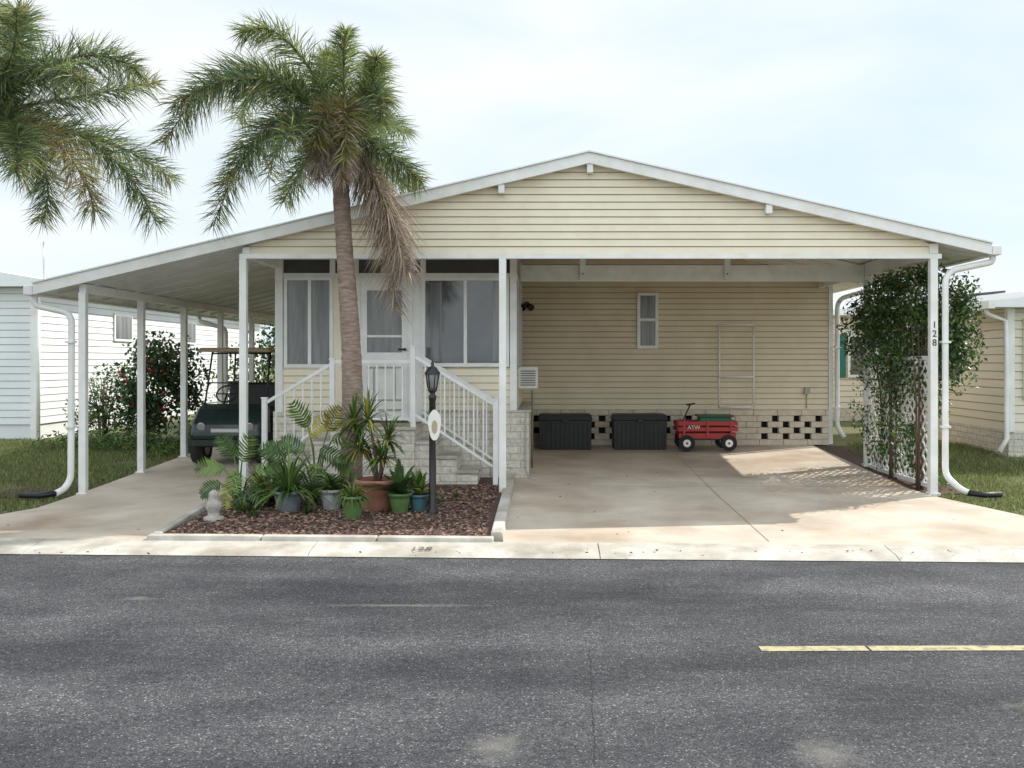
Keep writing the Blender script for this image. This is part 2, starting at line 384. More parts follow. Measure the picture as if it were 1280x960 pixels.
for i in range(30):
    y=12.0+i*.61
    for xa,xb in ((XL+.12,-3.6),(-.35,AX),(AX,XR-.1)):
        if y>16.4 and xb!=-3.6: continue
        b.prism_y([(xa,rt(xa)-T-.002),(xb,rt(xb)-T-.002),(xb,rt(xb)-T-.02),(xa,rt(xa)-T-.02)],y,y+.03,'ceil')
b.build('ceiling_ribs',house)
b=B()
for x,s in ((XL,-1),(XR,1)):
    z=rt(x)
    b.box(min(x+s*.003,x+s*.11),max(x+s*.003,x+s*.11),11.63,30,z-.12,z-.01,'white')
b.build('gutters',house,bevel=.01)
b=B()
GL,GR=-3.50,4.61
roofx0=lambda z: max(GL, AX-(AZ-.1-z)/SL)
roofx1=lambda z: min(GR, AX+(AZ-.1-z)/SR)
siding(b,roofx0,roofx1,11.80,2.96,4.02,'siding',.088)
b.build('gable_siding',house)
b=B()
b.box(-3.60,4.70,11.76,11.84,2.90,2.957,'white')
b.box(-3.56,-3.48,11.765,11.83,2.96,rt(-3.56)-.12,'white')
b.box(4.56,4.66,11.765,11.83,2.96,rt(4.6)-.12,'white')
for px in (-.50,.54,2.64,):
    zt=rt(px)-.117; b.box(px-.035,px+.035,11.66,11.78,zt-.10,zt,'white')
b.build('gable_trim',house)
b=B()
def post(x,y,z1,w=.085,k='white'):
    b.box(x-w/2,x+w/2,y-w/2,y+w/2,g(y)-.05,z1,k)
    b.box(x-w*.75,x+w*.75,y-w*.75,y+w*.75,g(y)-.02,g(y)+.02,k)
post(-3.56,11.8,2.90); post(-.49,11.8,2.90); post(4.61,11.8,2.90,.09)
post(4.61,14.2,2.90)
for y in (11.8,13.5,15.1,16.8,18.6,20.6,22.6): post(-5.46,y,2.50)
b.build('carport_posts',house,bevel=.006)
b=B()
b.box(-5.50,-5.42,11.78,30,2.50,2.60,'white')
b.box(4.57,4.65,11.86,16.7,2.90,3.075,'white')
b.box(-.33,4.565,14.17,14.23,2.82,3.05,'white')
for x in (.55,2.6):
    b.box(x-.04,x+.04,14.11,14.167,2.84,3.3,'white'); b.tube([(x,14.11,2.92),(x,14.10,2.92)],.012,'joint',6)
b.box(-3.60,-3.5,11.86,13.15,2.92,3.02,'white')
b.build('beams',house)
b=B()
WY=16.6; WX=4.74
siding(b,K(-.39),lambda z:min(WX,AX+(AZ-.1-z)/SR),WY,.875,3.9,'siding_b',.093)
b.box(WX,WX+.07,WY-.03,WY+.06,.30,3.0,'white')
b.build('carport_wall',house)
b=B()
bh=.098; z0=.285
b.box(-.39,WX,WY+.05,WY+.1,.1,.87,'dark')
for r in range(6):
    yb=WY-.06
    if r in (0,5):
        x=-.42-(r%2)*.1
        while x<WX-.02:
            b.box(max(x,-.42)+.003,min(x+.4,WX)-.003,yb,WY+.045,z0+r*bh+.003,z0+(r+1)*bh-.003,'block'); x+=.4
    else:
        x=-.42-(.18 if r%2 else 0)
        while x<WX-.02:
            x1=min(x+.25,WX)
            solid_end = abs(x-3.0)<.2 or x+.36>WX
            if solid_end: x1=min(x+.357,WX)
            if x1>-.40: b.box(max(x,-.42)+.002,x1,yb,WY+.045,z0+r*bh+.002,z0+(r+1)*bh-.002,'block')
            x+=.36
b.build('pierced_block_skirt',house,bevel=.006)
b=B()
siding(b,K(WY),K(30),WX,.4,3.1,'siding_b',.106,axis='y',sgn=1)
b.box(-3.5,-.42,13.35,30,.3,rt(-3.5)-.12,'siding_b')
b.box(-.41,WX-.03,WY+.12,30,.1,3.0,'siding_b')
b.build('house_body',house)
def window(b,x0,x1,z0,z1,y,fw=.04,rail=None,mull=None,glass='glass',k='white'):
    b.box(x0,x1,y-.05,y,z0,z0+fw,k); b.box(x0,x1,y-.05,y,z1-fw,z1,k)
    b.box(x0,x0+fw,y-.048,y,z0+fw,z1-fw,k); b.box(x1-fw,x1,y-.048,y,z0+fw,z1-fw,k)
    b.box(x0+fw,x1-fw,y-.02,y-.002,z0+fw,z1-fw,glass)
    if rail: b.box(x0+fw,x1-fw,y-.04,y-.021,rail-.022,rail+.022,k)
    for mm in (mull or []): b.box(mm-.022,mm+.022,y-.042,y-.021,z0+fw,z1-fw,k)
b=B()
window(b,1.55,1.90,1.89,2.82,WY-.020,.05,rail=2.37,glass='curtain')
b.build('carport_window',house)
PY=13.2; PL,PR=-3.55,-.39
b=B()
b.box(PL,PL+.10,PY-.06,PY+.06,1.01,3.2,'white')
b.box(PR-.06,PR+.03,PY-.06,PY+.06,1.01,3.3,'white')
b.box(PL+.1,PR-.06,PY-.03,PY+.05,3.03,3.25,'white')
b.box(PL+.1,PR-.06,PY-.03,PY+.05,2.80,2.85,'white')
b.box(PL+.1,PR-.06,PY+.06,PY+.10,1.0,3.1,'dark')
for x in (-2.80,-2.49,-1.74,-1.60): b.box(x-.035,x+.035,PY-.031,PY+.049,2.851,3.03,'white')
b.box(PL+.1,-2.455,PY+.0,PY+.02,2.85,3.03,'screen'); b.box(-2.455,-1.7,PY+.0,PY+.02,2.85,3.03,'screen'); b.box(-1.7,PR-.06,PY+.0,PY+.02,2.85,3.03,'screen')
b.box(-2.80,-2.485,PY-.03,PY+.05,.88,2.80,'siding'); b.box(-1.77,-1.60,PY-.03,PY+.05,.88,2.80,'white')
b.box(-3.45,-2.80,PY-.028,PY+.05,1.585,1.61,'white')
window(b,-3.44,-2.79,1.60,2.80,PY+.0,.045,mull=[-3.10],glass='curtain')
window(b,-1.62,-.46,1.61,2.80,PY+.0,.05,mull=[-1.04],glass='glass')
b.build('porch_wall',house)
b=B()
for (x0,x1) in ((-1.5,-1.35),(-.68,-.55),(-3.05,-2.9)):
    n=6
    for i in range(n):
        xa=x0+(x1-x0)*i/n
        b.box(xa,xa+.02,PY-.024,PY-.0205,1.68,2.74,'curtain')
b.build('blinds',house)
b=B()
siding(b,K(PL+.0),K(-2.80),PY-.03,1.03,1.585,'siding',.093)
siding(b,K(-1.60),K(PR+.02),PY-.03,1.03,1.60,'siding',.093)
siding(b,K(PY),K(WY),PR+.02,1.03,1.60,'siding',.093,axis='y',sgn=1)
b.box(PR-.03,PR+.01,PY+.06,WY,1.6,3.4,'screen')
for y in (14.2,15.3,16.4): b.box(PR-.03,PR+.03,y,y+.06,1.6,3.3,'white')
b.box(PR-.03,PR+.03,PY+.06,WY,2.8,2.85,'white')
b.build('porch_siding',house)
b=B()
b.box(PL-.03,-2.64,PY-.04,PY+.15,.05,1.02,'stone')
b.box(-1.60,-.20,13.05,PY+.3,.05,1.015,'stone'); b.box(-.40,-.20,PY+.3,WY-.07,.05,1.012,'stone')
b.box(-1.60,-.17,13.03,PY+.3,1.018,1.04,'curb')
b.build('stone_skirt',house)
b=B()
b.tube([(-.24,13.0,1.0),(-.24,13.0,.3),(-.20,12.95,.16),(-.1,12.8,.16)],.012,'orn',6)
b.tube([(-.16,13.4,1.3),(-.16,13.4,.25)],.014,'joint',6)
b.build('conduit',house)
b=B()
DX0,DX1=-2.43,-1.79; Z0,Z1=.88,2.80
b.box(DX0-.05,DX0,PY-.06,PY+.04,Z0,Z1,'white'); b.box(DX1,DX1+.05,PY-.06,PY+.04,Z0,Z1,'white'); b.box(DX0,DX1,PY-.06,PY+.04,Z1-.05,Z1,'white')
b.box(DX0,DX1,PY-.03,PY,Z0+.02,1.75,'white')
b.box(DX0,DX0+.09,PY-.04,PY,Z0+.02,Z1-.05,'white'); b.box(DX1-.09,DX1,PY-.04,PY,Z0+.02,Z1-.05,'white')
b.box(DX0+.09,DX1-.09,PY-.04,PY,2.62,2.75,'white'); b.box(DX0+.09,DX1-.09,PY-.04,PY,1.70,1.80,'white'); b.box(DX0+.09,DX1-.09,PY-.035,PY,2.0,2.03,'white')
b.box(DX0+.09,DX1-.09,PY-.02,PY-.001,1.8,2.62,'curtain')
for zz in (1.60,1.17,1.04): b.box(DX0+.09,DX1-.09,PY-.038,PY-.031,zz-.012,zz+.012,'curb')
for xx in (-2.25,-1.97): b.box(xx-.01,xx+.01,PY-.037,PY-.031,1.17,1.60,'curb')
b.tube([(DX1-.045,PY-.045,1.84),(DX1-.045,PY-.10,1.84)],.02,'blackmetal'); b.tube([(DX1-.045,PY-.10,1.84),(DX1-.13,PY-.10,1.84)],.012,'blackmetal')
b.build('front_door',house)
b=B()
b.box(PR+.03,PR+.30,14.1,14.65,1.30,1.60,'white')
for i in range(7): b.box(PR+.06,PR+.27,14.085,14.099,1.34+i*.033,1.352+i*.033,'joint')
b.build('window_air_conditioner',house)
b=B()
b.tube([(-.28,WY-.02,2.62),(-.28,WY-.10,2.62)],.05,'blackmetal',12)
b.tube([(-.28,WY-.10,2.62),(-.21,WY-.2,2.56)],[.03,.06],'blackmetal',12); b.tube([(-.28,WY-.10,2.62),(-.36,WY-.2,2.56)],[.03,.06],'blackmetal',12)
b.build('floodlight',house)
b=B(); b.box(4.33,4.42,WY-.07,WY-.02,1.14,1.24,'orn'); b.tube([(4.37,WY-.03,1.14),(4.37,WY-.03,.9)],.008,'orn'); b.build('outlet_box',house)
def spout(name,pts):
    b=B(); 
    P=[Vector(p) for p in pts]; out=[P[0]]
    for i in range(1,len(P)-1):
        a,c,d=P[i-1],P[i],P[i+1]; r=min(.09,(c-a).length/2,(d-c).length/2)
        p=c+(a-c).normalized()*r; q=c+(d-c).normalized()*r
        for t in (0,.33,.66,1): out.append(p*(1-t)**2+c*2*t*(1-t)+q*t*t)
    out.append(P[-1]); b.tube(out,.038,'white',10); 
    q=P[-3]
    for z in (.9,1.9): b.box(q.x-.05,q.x+.05,q.y-.05,q.y+.05,z,z+.025,'white')
    b.build(name,house)
spout('downspout_west',[(-6.03,11.78,2.48),(-6.03,11.78,2.35),(-5.62,11.74,2.26),(-5.57,11.74,2.18),(-5.57,11.72,.30),(-5.60,11.62,.19),(-5.64,11.50,.16)])
spout('downspout_west_rear',[(-6.03,17.4,2.48),(-6.03,17.4,2.38),(-5.6,17.4,2.26),(-5.56,17.4,2.2),(-5.56,17.4,.4),(-5.58,17.3,.35)])
spout('downspout_east',[(5.30,11.76,2.95),(5.30,11.76,2.86),(4.82,11.76,2.76),(4.74,11.76,2.66),(4.74,11.76,.34),(4.84,11.6,.20),(4.92,11.55,.16)])
spout('downspout_rear',[(5.28,16.3,2.95),(5.28,16.3,2.83),(4.9,16.4,2.72),(4.86,16.5,2.62),(4.86,16.5,.6),(4.95,16.4,.42)])
b=B(); b.tube([(-5.64,11.52,.16),(-5.8,11.45,.14),(-6.05,11.5,.14)],.035,'black',8); b.tube([(4.9,11.56,.16),(5.1,11.5,.14),(5.3,11.55,.14)],.035,'black',8); b.build('drain_hoses',house)
for i,c in enumerate('128'): text('house_number_'+c,c,.11,(4.61,11.751,2.08-i*.105),(R(90),0,0),'blackmetal',house)

# ------------------------------------------------------------------ steps + railing
st=empty('entry_steps')
b=B()
LX0,LX1,LY0,LY1=-2.64,-1.60,12.3,13.16
b.box(LX0,LX1,LY0,LY1,.05,.83,'stone'); b.box(LX0-.02,LX1+.02,LY0-.02,LY1+.0,.831,.87,'curb')
for s_,x0 in ((1,LX1),(-1,LX0)):
    for i in range(4):
        zt=.87-(i+1)*.18; 
        if zt<.12: continue
        xa=x0+s_*.26*i; xb=x0+s_*.26*(i+1)
        b.box(min(xa,xb)+.001,max(xa,xb)-.001,LY0+.04,LY1-.15,.03,zt-.04,'stone'); b.box(min(xa,xb)-.015*(s_<0),max(xa,xb)+.015*(s_>0),LY0+.02,LY1-.14,zt-.039,zt,'curb')
b.build('steps',st,bevel=.006)
b=B()
def rail(p0,p1,zb0,zb1,n,w=.045):
    b.tube([p0,p1],.028,'white',4,sq=True)
    q0=(p0[0],p0[1],zb0); q1=(p1[0],p1[1],zb1); b.tube([q0,q1],.02,'white',4,sq=True)
    for i in range(1,n):
        t=i/n; a=Vector(p0).lerp(Vector(p1),t); c=Vector(q0).lerp(Vector(q1),t); b.tube([c,a],.0125,'white',4,sq=True)
def rp(x,y,z0,z1): b.box(x-.03,x+.03,y-.03,y+.03,z0,z1,'white'); b.box(x-.037,x+.037,y-.037,y+.037,z1,z1+.02,'white')
y=12.33
rp(LX1-.02,y,.87,1.86); rp(LX0+.02,y,.87,1.70); rp(-.60,y,.1,1.20); rp(-3.46,y,.1,1.22)
rail((LX0+.05,y,1.68),(LX1-.05,y,1.68),.97,.97,9)
rail((LX1+.01,y,1.74),(-.63,y,1.16),1.02,.38,8)
rail((LX0-.01,y,1.64),(-3.43,y,1.18),.98,.38,7)
y=13.0
rp(-.62,y,.1,1.20); rail((LX1+.01,y,1.74),(-.63,y,1.16),1.02,.38,8); 
b.build('railing',st)

# ------------------------------------------------------------------ storage boxes, wagon, frame
def deckbox(x0,x1,y0,y1):
    o=empty('storage_box'); z=g(y0)+.01; b=B()
    b.box(x0+.02,x1-.02,y0+.02,y1-.02,z,z+.47,'black',-.012)
    n=11
    for i in range(n):
        xa=x0+.06+(x1-x0-.14)*i/(n-1); b.box(xa,xa+.03,y0-.0,y0+.018,z+.03,z+.44,'black')
    b.build('bin',o,bevel=.008); b=B()
    b.box(x0-.01,x1+.01,y0-.02,y1+.01,z+.475,z+.56,'black',.03); b.box((x0+x1)/2-.05,(x0+x1)/2+.05,y0-.03,y0-.01,z+.43,z+.5,'black')
    b.build('lid',o,bevel=.012); return o
deckbox(-.09,.77,15.85,16.4); deckbox(1.10,1.97,15.85,16.4)
wg=empty('toy_wagon'); zg=g(15.9)+.01
b=B()
x0,x1,y0,y1=2.12,3.02,15.65,16.1
b.box(x0,x1,y0,y1,zg+.17,zg+.19,'black'); b.box(x0,x1,y0,y0+.02,zg+.19,zg+.28,'red'); b.box(x0,x1,y1-.02,y1,zg+.19,zg+.28,'red'); b.box(x0,x0+.02,y0+.02,y1-.02,zg+.19,zg+.28,'red'); b.box(x1-.02,x1,y0+.02,y1-.02,zg+.19,zg+.28,'red')
b.build('tray',wg,bevel=.006); b=B()
for y in (y0-.012,y1+.012):
    for z in (.31,.40): b.box(x0-.01,x1+.01,y-.01,y+.01,zg+z,zg+z+.065,'red')
    for x in (x0+.08,(x0+x1)/2,x1-.08): b.box(x-.02,x+.02,y-.022,y-.0105,zg+.2,zg+.48,'red')
for x in (x0-.02,x1+.02):
    for z in (.31,.40): b.box(x-.008,x+.008,y0,y1,zg+z,zg+z+.065,'red')
b.build('stake_sides',wg,bevel=.003); b=B()
for x in (x0+.12,x1-.12):
    for y in (y0-.03,y1+.03):
        b.tube([(x,y-.03,zg+.125),(x,y+.03,zg+.125)],.125,'rubber',20); b.tube([(x,y-.036,zg+.125),(x,y+.036,zg+.125)],.06,'white',14); b.tube([(x,y-.04,zg+.125),(x,y+.04,zg+.125)],.02,'red',10)
    b.tube([(x,y0,zg+.125),(x,y1,zg+.125)],.012,'blackmetal')
    b.box(x-.03,x+.03,y0+.05,y1-.05,zg+.12,zg+.17,'blackmetal')
b.build('wheels',wg); b=B()
b.tube([(x0+.1,y0+.22,zg+.12),(x0-.03,y0+.2,zg+.2),(x0+.2,y0+.15,zg+.72)],.012,'blackmetal'); b.tube([(x0+.14,y0+.15,zg+.72),(x0+.28,y0+.15,zg+.74)],.014,'blackmetal')
b.build('handle',wg); 
text('lettering','ATW',.085,((x0+x1)/2-.22,y0-.035,zg+.345),(R(90),0,0),'white',wg)
b=B(); b.box(2.45,2.98,y0+.05,y1-.05,zg+.40,zg+.53,'greenp',.02); b.box(2.43,3.0,y0+.03,y1-.03,zg+.53,zg+.56,'greenp'); b.build('plant_tray',wg,bevel=.01)
tr=empty('wall_frame_trellis'); b=B(); y=WY-.12
for x in (2.90,3.47): b.tube([(x,y,.92),(x,y,2.28)],.016,'white',6)
for z in (2.28,1.42,.92): b.tube([(2.90,y,z),(3.47,y,z)],.016,'white',6)
b.build('frame',tr)

# ------------------------------------------------------------------ lattice
la=empty('lattice_trellis'); b=B()
X=4.62; y0,y1=11.95,14.1; z0,z1=.22,1.75
b.box(X-.02,X+.02,y0-.05,y0,z0-.1,z1,'white'); b.box(X-.02,X+.02,y1,y1+.05,z0-.1,z1,'white'); b.box(X-.02,X+.02,y0,y1,z1-.05,z1,'white'); b.box(X-.02,X+.02,y0,y1,z0-.05,z0,'white')
h=z1-z0-.05; w=y1-y0
for sgn in (1,-1):
    c=-h
    while c<w:
        a0=max(0,c); a1=min(w,c+h)
        if a1-a0>.03:
            za,zb=a0-c,a1-c
            if sgn<0: za,zb=h-za,h-zb
            xo=X+sgn*.006
            P,Q=Vector((xo,y0+a0,z0+za)),Vector((xo,y0+a1,z0+zb)); d=(Q-P).normalized(); nn=Vector((0,-d.z,d.y))*.014; t=Vector((.005,0,0))
            i0=len(b.v)
            for bb in (P-nn-t,P+nn-t,Q+nn-t,Q-nn-t,P-nn+t,P+nn+t,Q+nn+t,Q-nn+t): b.v.append(tuple(bb))
            for f in [(0,1,2,3),(7,6,5,4),(0,4,5,1),(1,5,6,2),(2,6,7,3),(3,7,4,0)]:
                b.f.append(tuple(i0+e for e in f)); b.m.append(b.mi('white')); b.sm.append(False)
        c+=.17
b.build('lattice',la)

# ------------------------------------------------------------------ foliage
def leafcloud(name,parent,blobs,n,size,mats,asp=.45,shell=.35,weights=None,thr=-1.1):
    tot=sum(bb[3]*bb[4]*bb[5] for bb in blobs); P=[]
    for bb in blobs:
        k=max(10,int(n*bb[3]*bb[4]*bb[5]/tot)); d=rng.normal(size=(k,3)); d/=np.linalg.norm(d,axis=1)[:,None]
        r=rng.uniform(shell,1.12,k)[:,None]+np.abs(rng.normal(0,.07,(k,1)))
        P.append(np.array(bb[:3])+d*r*np.array(bb[3:6]))
    P=np.concatenate(P)
    ph=np.sin(P[:,0]*9+P[:,2]*7)+np.sin(P[:,1]*8-P[:,2]*6)+np.sin(P[:,0]*5+P[:,1]*11)
    P=P[ph>thr]; n=len(P)
    d=rng.normal(size=(n,3)); d[:,2]-=.4; d/=np.linalg.norm(d,axis=1)[:,None]
    e=rng.normal(size=(n,3)); e-=(e*d).sum(1)[:,None]*d; e/=np.linalg.norm(e,axis=1)[:,None]
    nn=np.cross(d,e)
    s=size*rng.uniform(.55,1.25,n)[:,None]
    a=P; m1=P+d*s*.5+e*s*asp*.5+nn*s*.08; m2=P+d*s*.5-e*s*asp*.5+nn*s*.08; t=P+d*s
    v=np.stack([a,m1,t,m2],1).reshape(-1,3); f=np.arange(4*n).reshape(n,4)
    me=bpy.data.meshes.new(name); me.from_pydata(v.tolist(),[],f.tolist())
    for k in mats: me.materials.append(M[k])
    me.polygons.foreach_set('material_index',rng.choice(len(mats),n,p=weights).astype(np.int32))
    o=bpy.data.objects.new(name,me); S.collection.objects.link(o); o.parent=parent; return o
def stems(parent,x,y,z0,n,h,sp):
    b=B()
    for i in range(n):
        a=random.uniform(0,6.28); r=random.uniform(.3,1)*sp
        b.tube([(x+.05*math.cos(a),y+.05*math.sin(a),z0-.05),(x+r*.4*math.cos(a),y+r*.4*math.sin(a),z0+h*.5),(x+r*math.cos(a),y+r*math.sin(a),z0+h)],[.016,.011,.005],'bark',5)
    return b.build('stems',parent)
vine=empty('climbing_vine')
stems(vine,4.75,12.6,.15,9,2.2,.35); stems(vine,4.70,13.6,.17,8,2.2,.3)
stems(vine,4.60,12.2,.15,5,2.0,.15); stems(vine,4.60,13.1,.15,5,2.0,.2)
blobs=[(4.80,12.35,2.25,.40,.5,.42),(4.62,13.2,2.3,.40,.7,.42),(5.02,12.15,1.85,.28,.35,.50),(4.58,13.9,2.15,.38,.5,.50),(4.74,12.9,1.7,.36,.8,.50),
  (4.75,12.5,2.72,.25,.5,.20),(4.55,12.9,2.7,.3,.6,.15),(5.12,12.2,2.4,.2,.3,.35)]
leafcloud('leaves',vine,blobs,22000,.06,['leafd','leaf','leafl','flowerw'],.55,.15,[.42,.37,.19,.02],-1.35)
blobs=[(4.62,13.2,1.15,.17,.9,.5),(4.62,12.4,.95,.14,.4,.55),(4.58,14.25,1.3,.22,.25,.6),(4.62,14.2,.7,.15,.25,.5),(4.64,13.5,.6,.14,.5,.4),(4.62,12.6,.45,.12,.6,.25),(4.7,12.0,1.3,.16,.2,.7)]
leafcloud('trailing_leaves',vine,blobs,7500,.055,['leafd','leaf','leafl','flowerw'],.55,.1,[.42,.36,.19,.03],-.35)
b=B()
for i in range(60):
    y=random.uniform(11.9,14.3); x=4.85+random.uniform(-.35,.3); z=random.uniform(1.5,2.65)
    dx=random.uniform(-.45,.45); dz=random.uniform(-.3,.35)
    b.tube([(x,y,z),(x+dx*.6,y,z+dz),(x+dx,y,z+dz*1.1)],[.006,.004,.002],'bark',4)
b.build('tendrils',vine)
hb=empty('hibiscus_bush'); stems(hb,-6.75,17.0,.29,8,1.4,.5)
leafcloud('leaves',hb,[(-6.7,17,1.25,.62,.55,.75),(-6.5,16.9,1.75,.5,.45,.4),(-6.95,17.1,.8,.5,.5,.45),(-6.2,17.2,1.3,.4,.4,.6)],6500,.09,['leafd','leaf','flower'],.6,.25,[.66,.30,.04])
hb=empty('shrub'); stems(hb,-7.7,17.4,.29,9,1.1,.5)
leafcloud('leaves',hb,[(-7.7,17.4,.9,.55,.4,.6),(-7.4,17.3,1.35,.4,.35,.35),(-8,17.5,.7,.35,.4,.4)],1500,.08,['leaf','leafl','leafd'],.5,.2)
hb=empty('shrub'); stems(hb,-6.0,19.5,.3,6,1.0,.5)
leafcloud('leaves',hb,[(-6.1,19.8,1.1,.5,.7,.9),(-5.9,21.5,1.4,.7,.8,1.1),(-5.2,24,1.3,1.0,.5,1.1),(-4.2,25,1.6,.7,.5,1.3)],4500,.11,['leafd','leaf','leafl'],.5,.2)
hb=empty('ground_cover')
leafcloud('leaves',hb,[(-6.6,16.0,.38,.9,.5,.22),(-7.6,16.4,.36,.7,.4,.18),(-6.0,17.5,.42,.3,1.4,.25),(-5.85,15.4,.33,.2,.7,.14)],4500,.09,['leaf','leafl','leafd','leafl'],.3,.1)
hb=empty('ground_cover')
leafcloud('leaves',hb,[(4.9,12.9,.22,.25,1.3,.1),(5.0,15.2,.3,.22,.8,.12)],900,.06,['leafl','leaf'],.4,.1)
b=B(); 
for i in range(8):
    y0=11.9+i*.58; y1=y0+.58
    b.poly([(4.46,y0,g(y0)-.01),(5.15,y0,g(y0)-.01),(5.15,y1,g(y1)-.01),(4.46,y1,g(y1)-.01)],'mulch')
b.build('mulch_strip')
b=B(); b.poly([(-6.9,11.7,g(11.7)-.015),(-5.5,11.7,g(11.7)-.015),(-5.5,12.5,g(12.5)-.015),(-6.4,12.4,g(12.5)-.015)],'mulch'); b.build('mulch_patch')

def grass(name,regions,dens,h=.045):
    V=[]
    for (x0,x1,y0,y1) in regions:
        n=int((x1-x0)*(y1-y0)*dens)
        x=rng.uniform(x0,x1,n); y=rng.uniform(y0,y1,n); ok=y>8.5-.042*x+.44
        L=-5.5-np.maximum(0,10.8-y)*.45-.02; Rr=np.where(y>11.9,5.15,4.45+(11.9-y)*.33+np.maximum(0,10.2-y)*.35+.05)
        ok&=(x<L)|(x>Rr)
        pt=np.sin(x*2.3+y*1.7)+np.sin(x*1.1-y*3.1)+np.sin(x*5.3+y*.7)*.5
        ok&=(pt>-1.3)|(rng.random(n)<.35)
        x=x[ok];y=y[ok]; n=len(x); z=np.array([g(t) for t in y])-.03
        a=rng.uniform(0,6.28,n); hh=h*rng.uniform(.4,1.5,n); w=.005+.004*rng.random(n)
        l=rng.normal(0,.022,(n,2))
        p0=np.stack([x-np.cos(a)*w,y-np.sin(a)*w,z],1); p1=np.stack([x+np.cos(a)*w,y+np.sin(a)*w,z],1); p2=np.stack([x+l[:,0],y+l[:,1],z+hh],1)
        V.append(np.stack([p0,p1,p2],1).reshape(-1,3)); 
    V=np.concatenate(V); n=len(V)//3
    me=bpy.data.meshes.new(name); me.from_pydata(V.tolist(),[],np.arange(3*n).reshape(n,3).tolist()); me.materials.append(M['grassb']); me.materials.append(M['grassdry'])
    me.polygons.foreach_set('material_index',(rng.random(n)<.22).astype(np.int32))
    o=bpy.data.objects.new(name,me); S.collection.objects.link(o)
grass('grass',[(-9.5,-5.4,9,13),(-10,-5.4,13,17.8),(4.5,8,8.5,13),(5,8,13,17)],1700)

# ------------------------------------------------------------------ palms
def palm(name,base,crown,fronds,trunk_r=(.15,.09)):
    o=empty(name); bx,by,bz=base; cx,cy_,cz=crown
    b=B(); P=[];Rr=[]; n=70; h=cz-bz-.25
    for i in range(n):
        t=i/(n-1); P.append((bx+(cx-bx)*t+.05*math.sin(t*4.5),by+(cy_-by)*t,bz-.05+h*t)); 
        Rr.append(trunk_r[0]+(trunk_r[1]-trunk_r[0])*min(1,t*1.3)+(.004 if i%2 else 0)+random.uniform(-.003,.003)+.05*max(0,1-t*9))
    b.tube(P,Rr,'trunk',14)
    px=P[-1][0]
    b.tube([(px,cy_,cz-.38),(px,cy_,cz-.2),(cx,cy_,cz+.15)],[trunk_r[1],trunk_r[1]*1.2,trunk_r[1]*.5],'boot',10)
    b.build('trunk',o)
    bf=B(); V=[];F=[];MI=[]; mats=['frond','frondl','frondy','fronddead']
    c=Vector((cx,cy_,cz))
    for (mid,tip,kind,ll,num) in fronds:
        m_=Vector(mid); t_=Vector(tip); s0=c+Vector((random.uniform(-.06,.06),random.uniform(-.06,.06),random.uniform(-.1,.2)))
        ctrl=m_*2-(s0+t_)*.5
        pts=[s0*(1-t)**2+ctrl*2*t*(1-t)+t_*t*t for t in [i/18 for i in range(19)]]
        bf.tube(pts,[.016*(1-i/20)+.003 for i in range(19)],'boot',5,cap=False)
        num=int(num*1.9)
        for q in range(num):
            t=.06+.94*(q+random.random())/num
            p=s0*(1-t)**2+ctrl*2*t*(1-t)+t_*t*t
            d=((ctrl-s0)*(1-t)+(t_-ctrl)*t).normalized()
            ref=Vector((0,0,1)) if abs(d.z)<.9 else Vector((0,1,0))
            u=d.cross(ref).normalized(); w=u.cross(d).normalized()
            a=random.uniform(0,6.283)
            out=(u*math.cos(a)+w*math.sin(a)*.7)
            L=ll*1.4*(.5+.6*math.sin(math.pi*min(1,t*.8+.15)))*random.uniform(.6,1.25)
            dr=(out*.9+d*random.uniform(.2,.85)).normalized()
            grav=Vector((0,0,-1))*( .34 if kind<3 else .95)
            p1=p+dr*L*.5+grav*L*.09; p2=p+dr*L+grav*L*.55
            side=dr.cross(Vector((random.gauss(0,1),random.gauss(0,1),random.gauss(0,1)))).normalized()*(.0048 if kind<3 else .0042)
            i0=len(V); V+= [tuple(p-side*.6),tuple(p+side*.6),tuple(p1+side),tuple(p1-side),tuple(p2)]
            F.append((i0,i0+1,i0+2,i0+3)); F.append((i0+3,i0+2,i0+4))
            k=kind
            if kind==0 and random.random()<.3: k=1
            if kind==1 and random.random()<.3: k=0
            if kind<2 and random.random()<(.07+.2*(t>.85)): k=2
            if kind==2 and random.random()<.45: k=random.choice([0,3,1])
            if kind==3 and random.random()<.15: k=2
            MI+=[k,k]
    bf.build('rachis',o)
    me=bpy.data.meshes.new('fronds'); me.from_pydata(V,[],F)
    for k in mats: me.materials.append(M[k])
    me.polygons.foreach_set('material_index',MI); f=bpy.data.objects.new('fronds',me); S.collection.objects.link(f); f.parent=o
    return o
s=11*.000804
def W(a,c,dy=0,Y=11.0): 
    return ((a-680)*s,Y+dy,1.7+(450-c)*s)
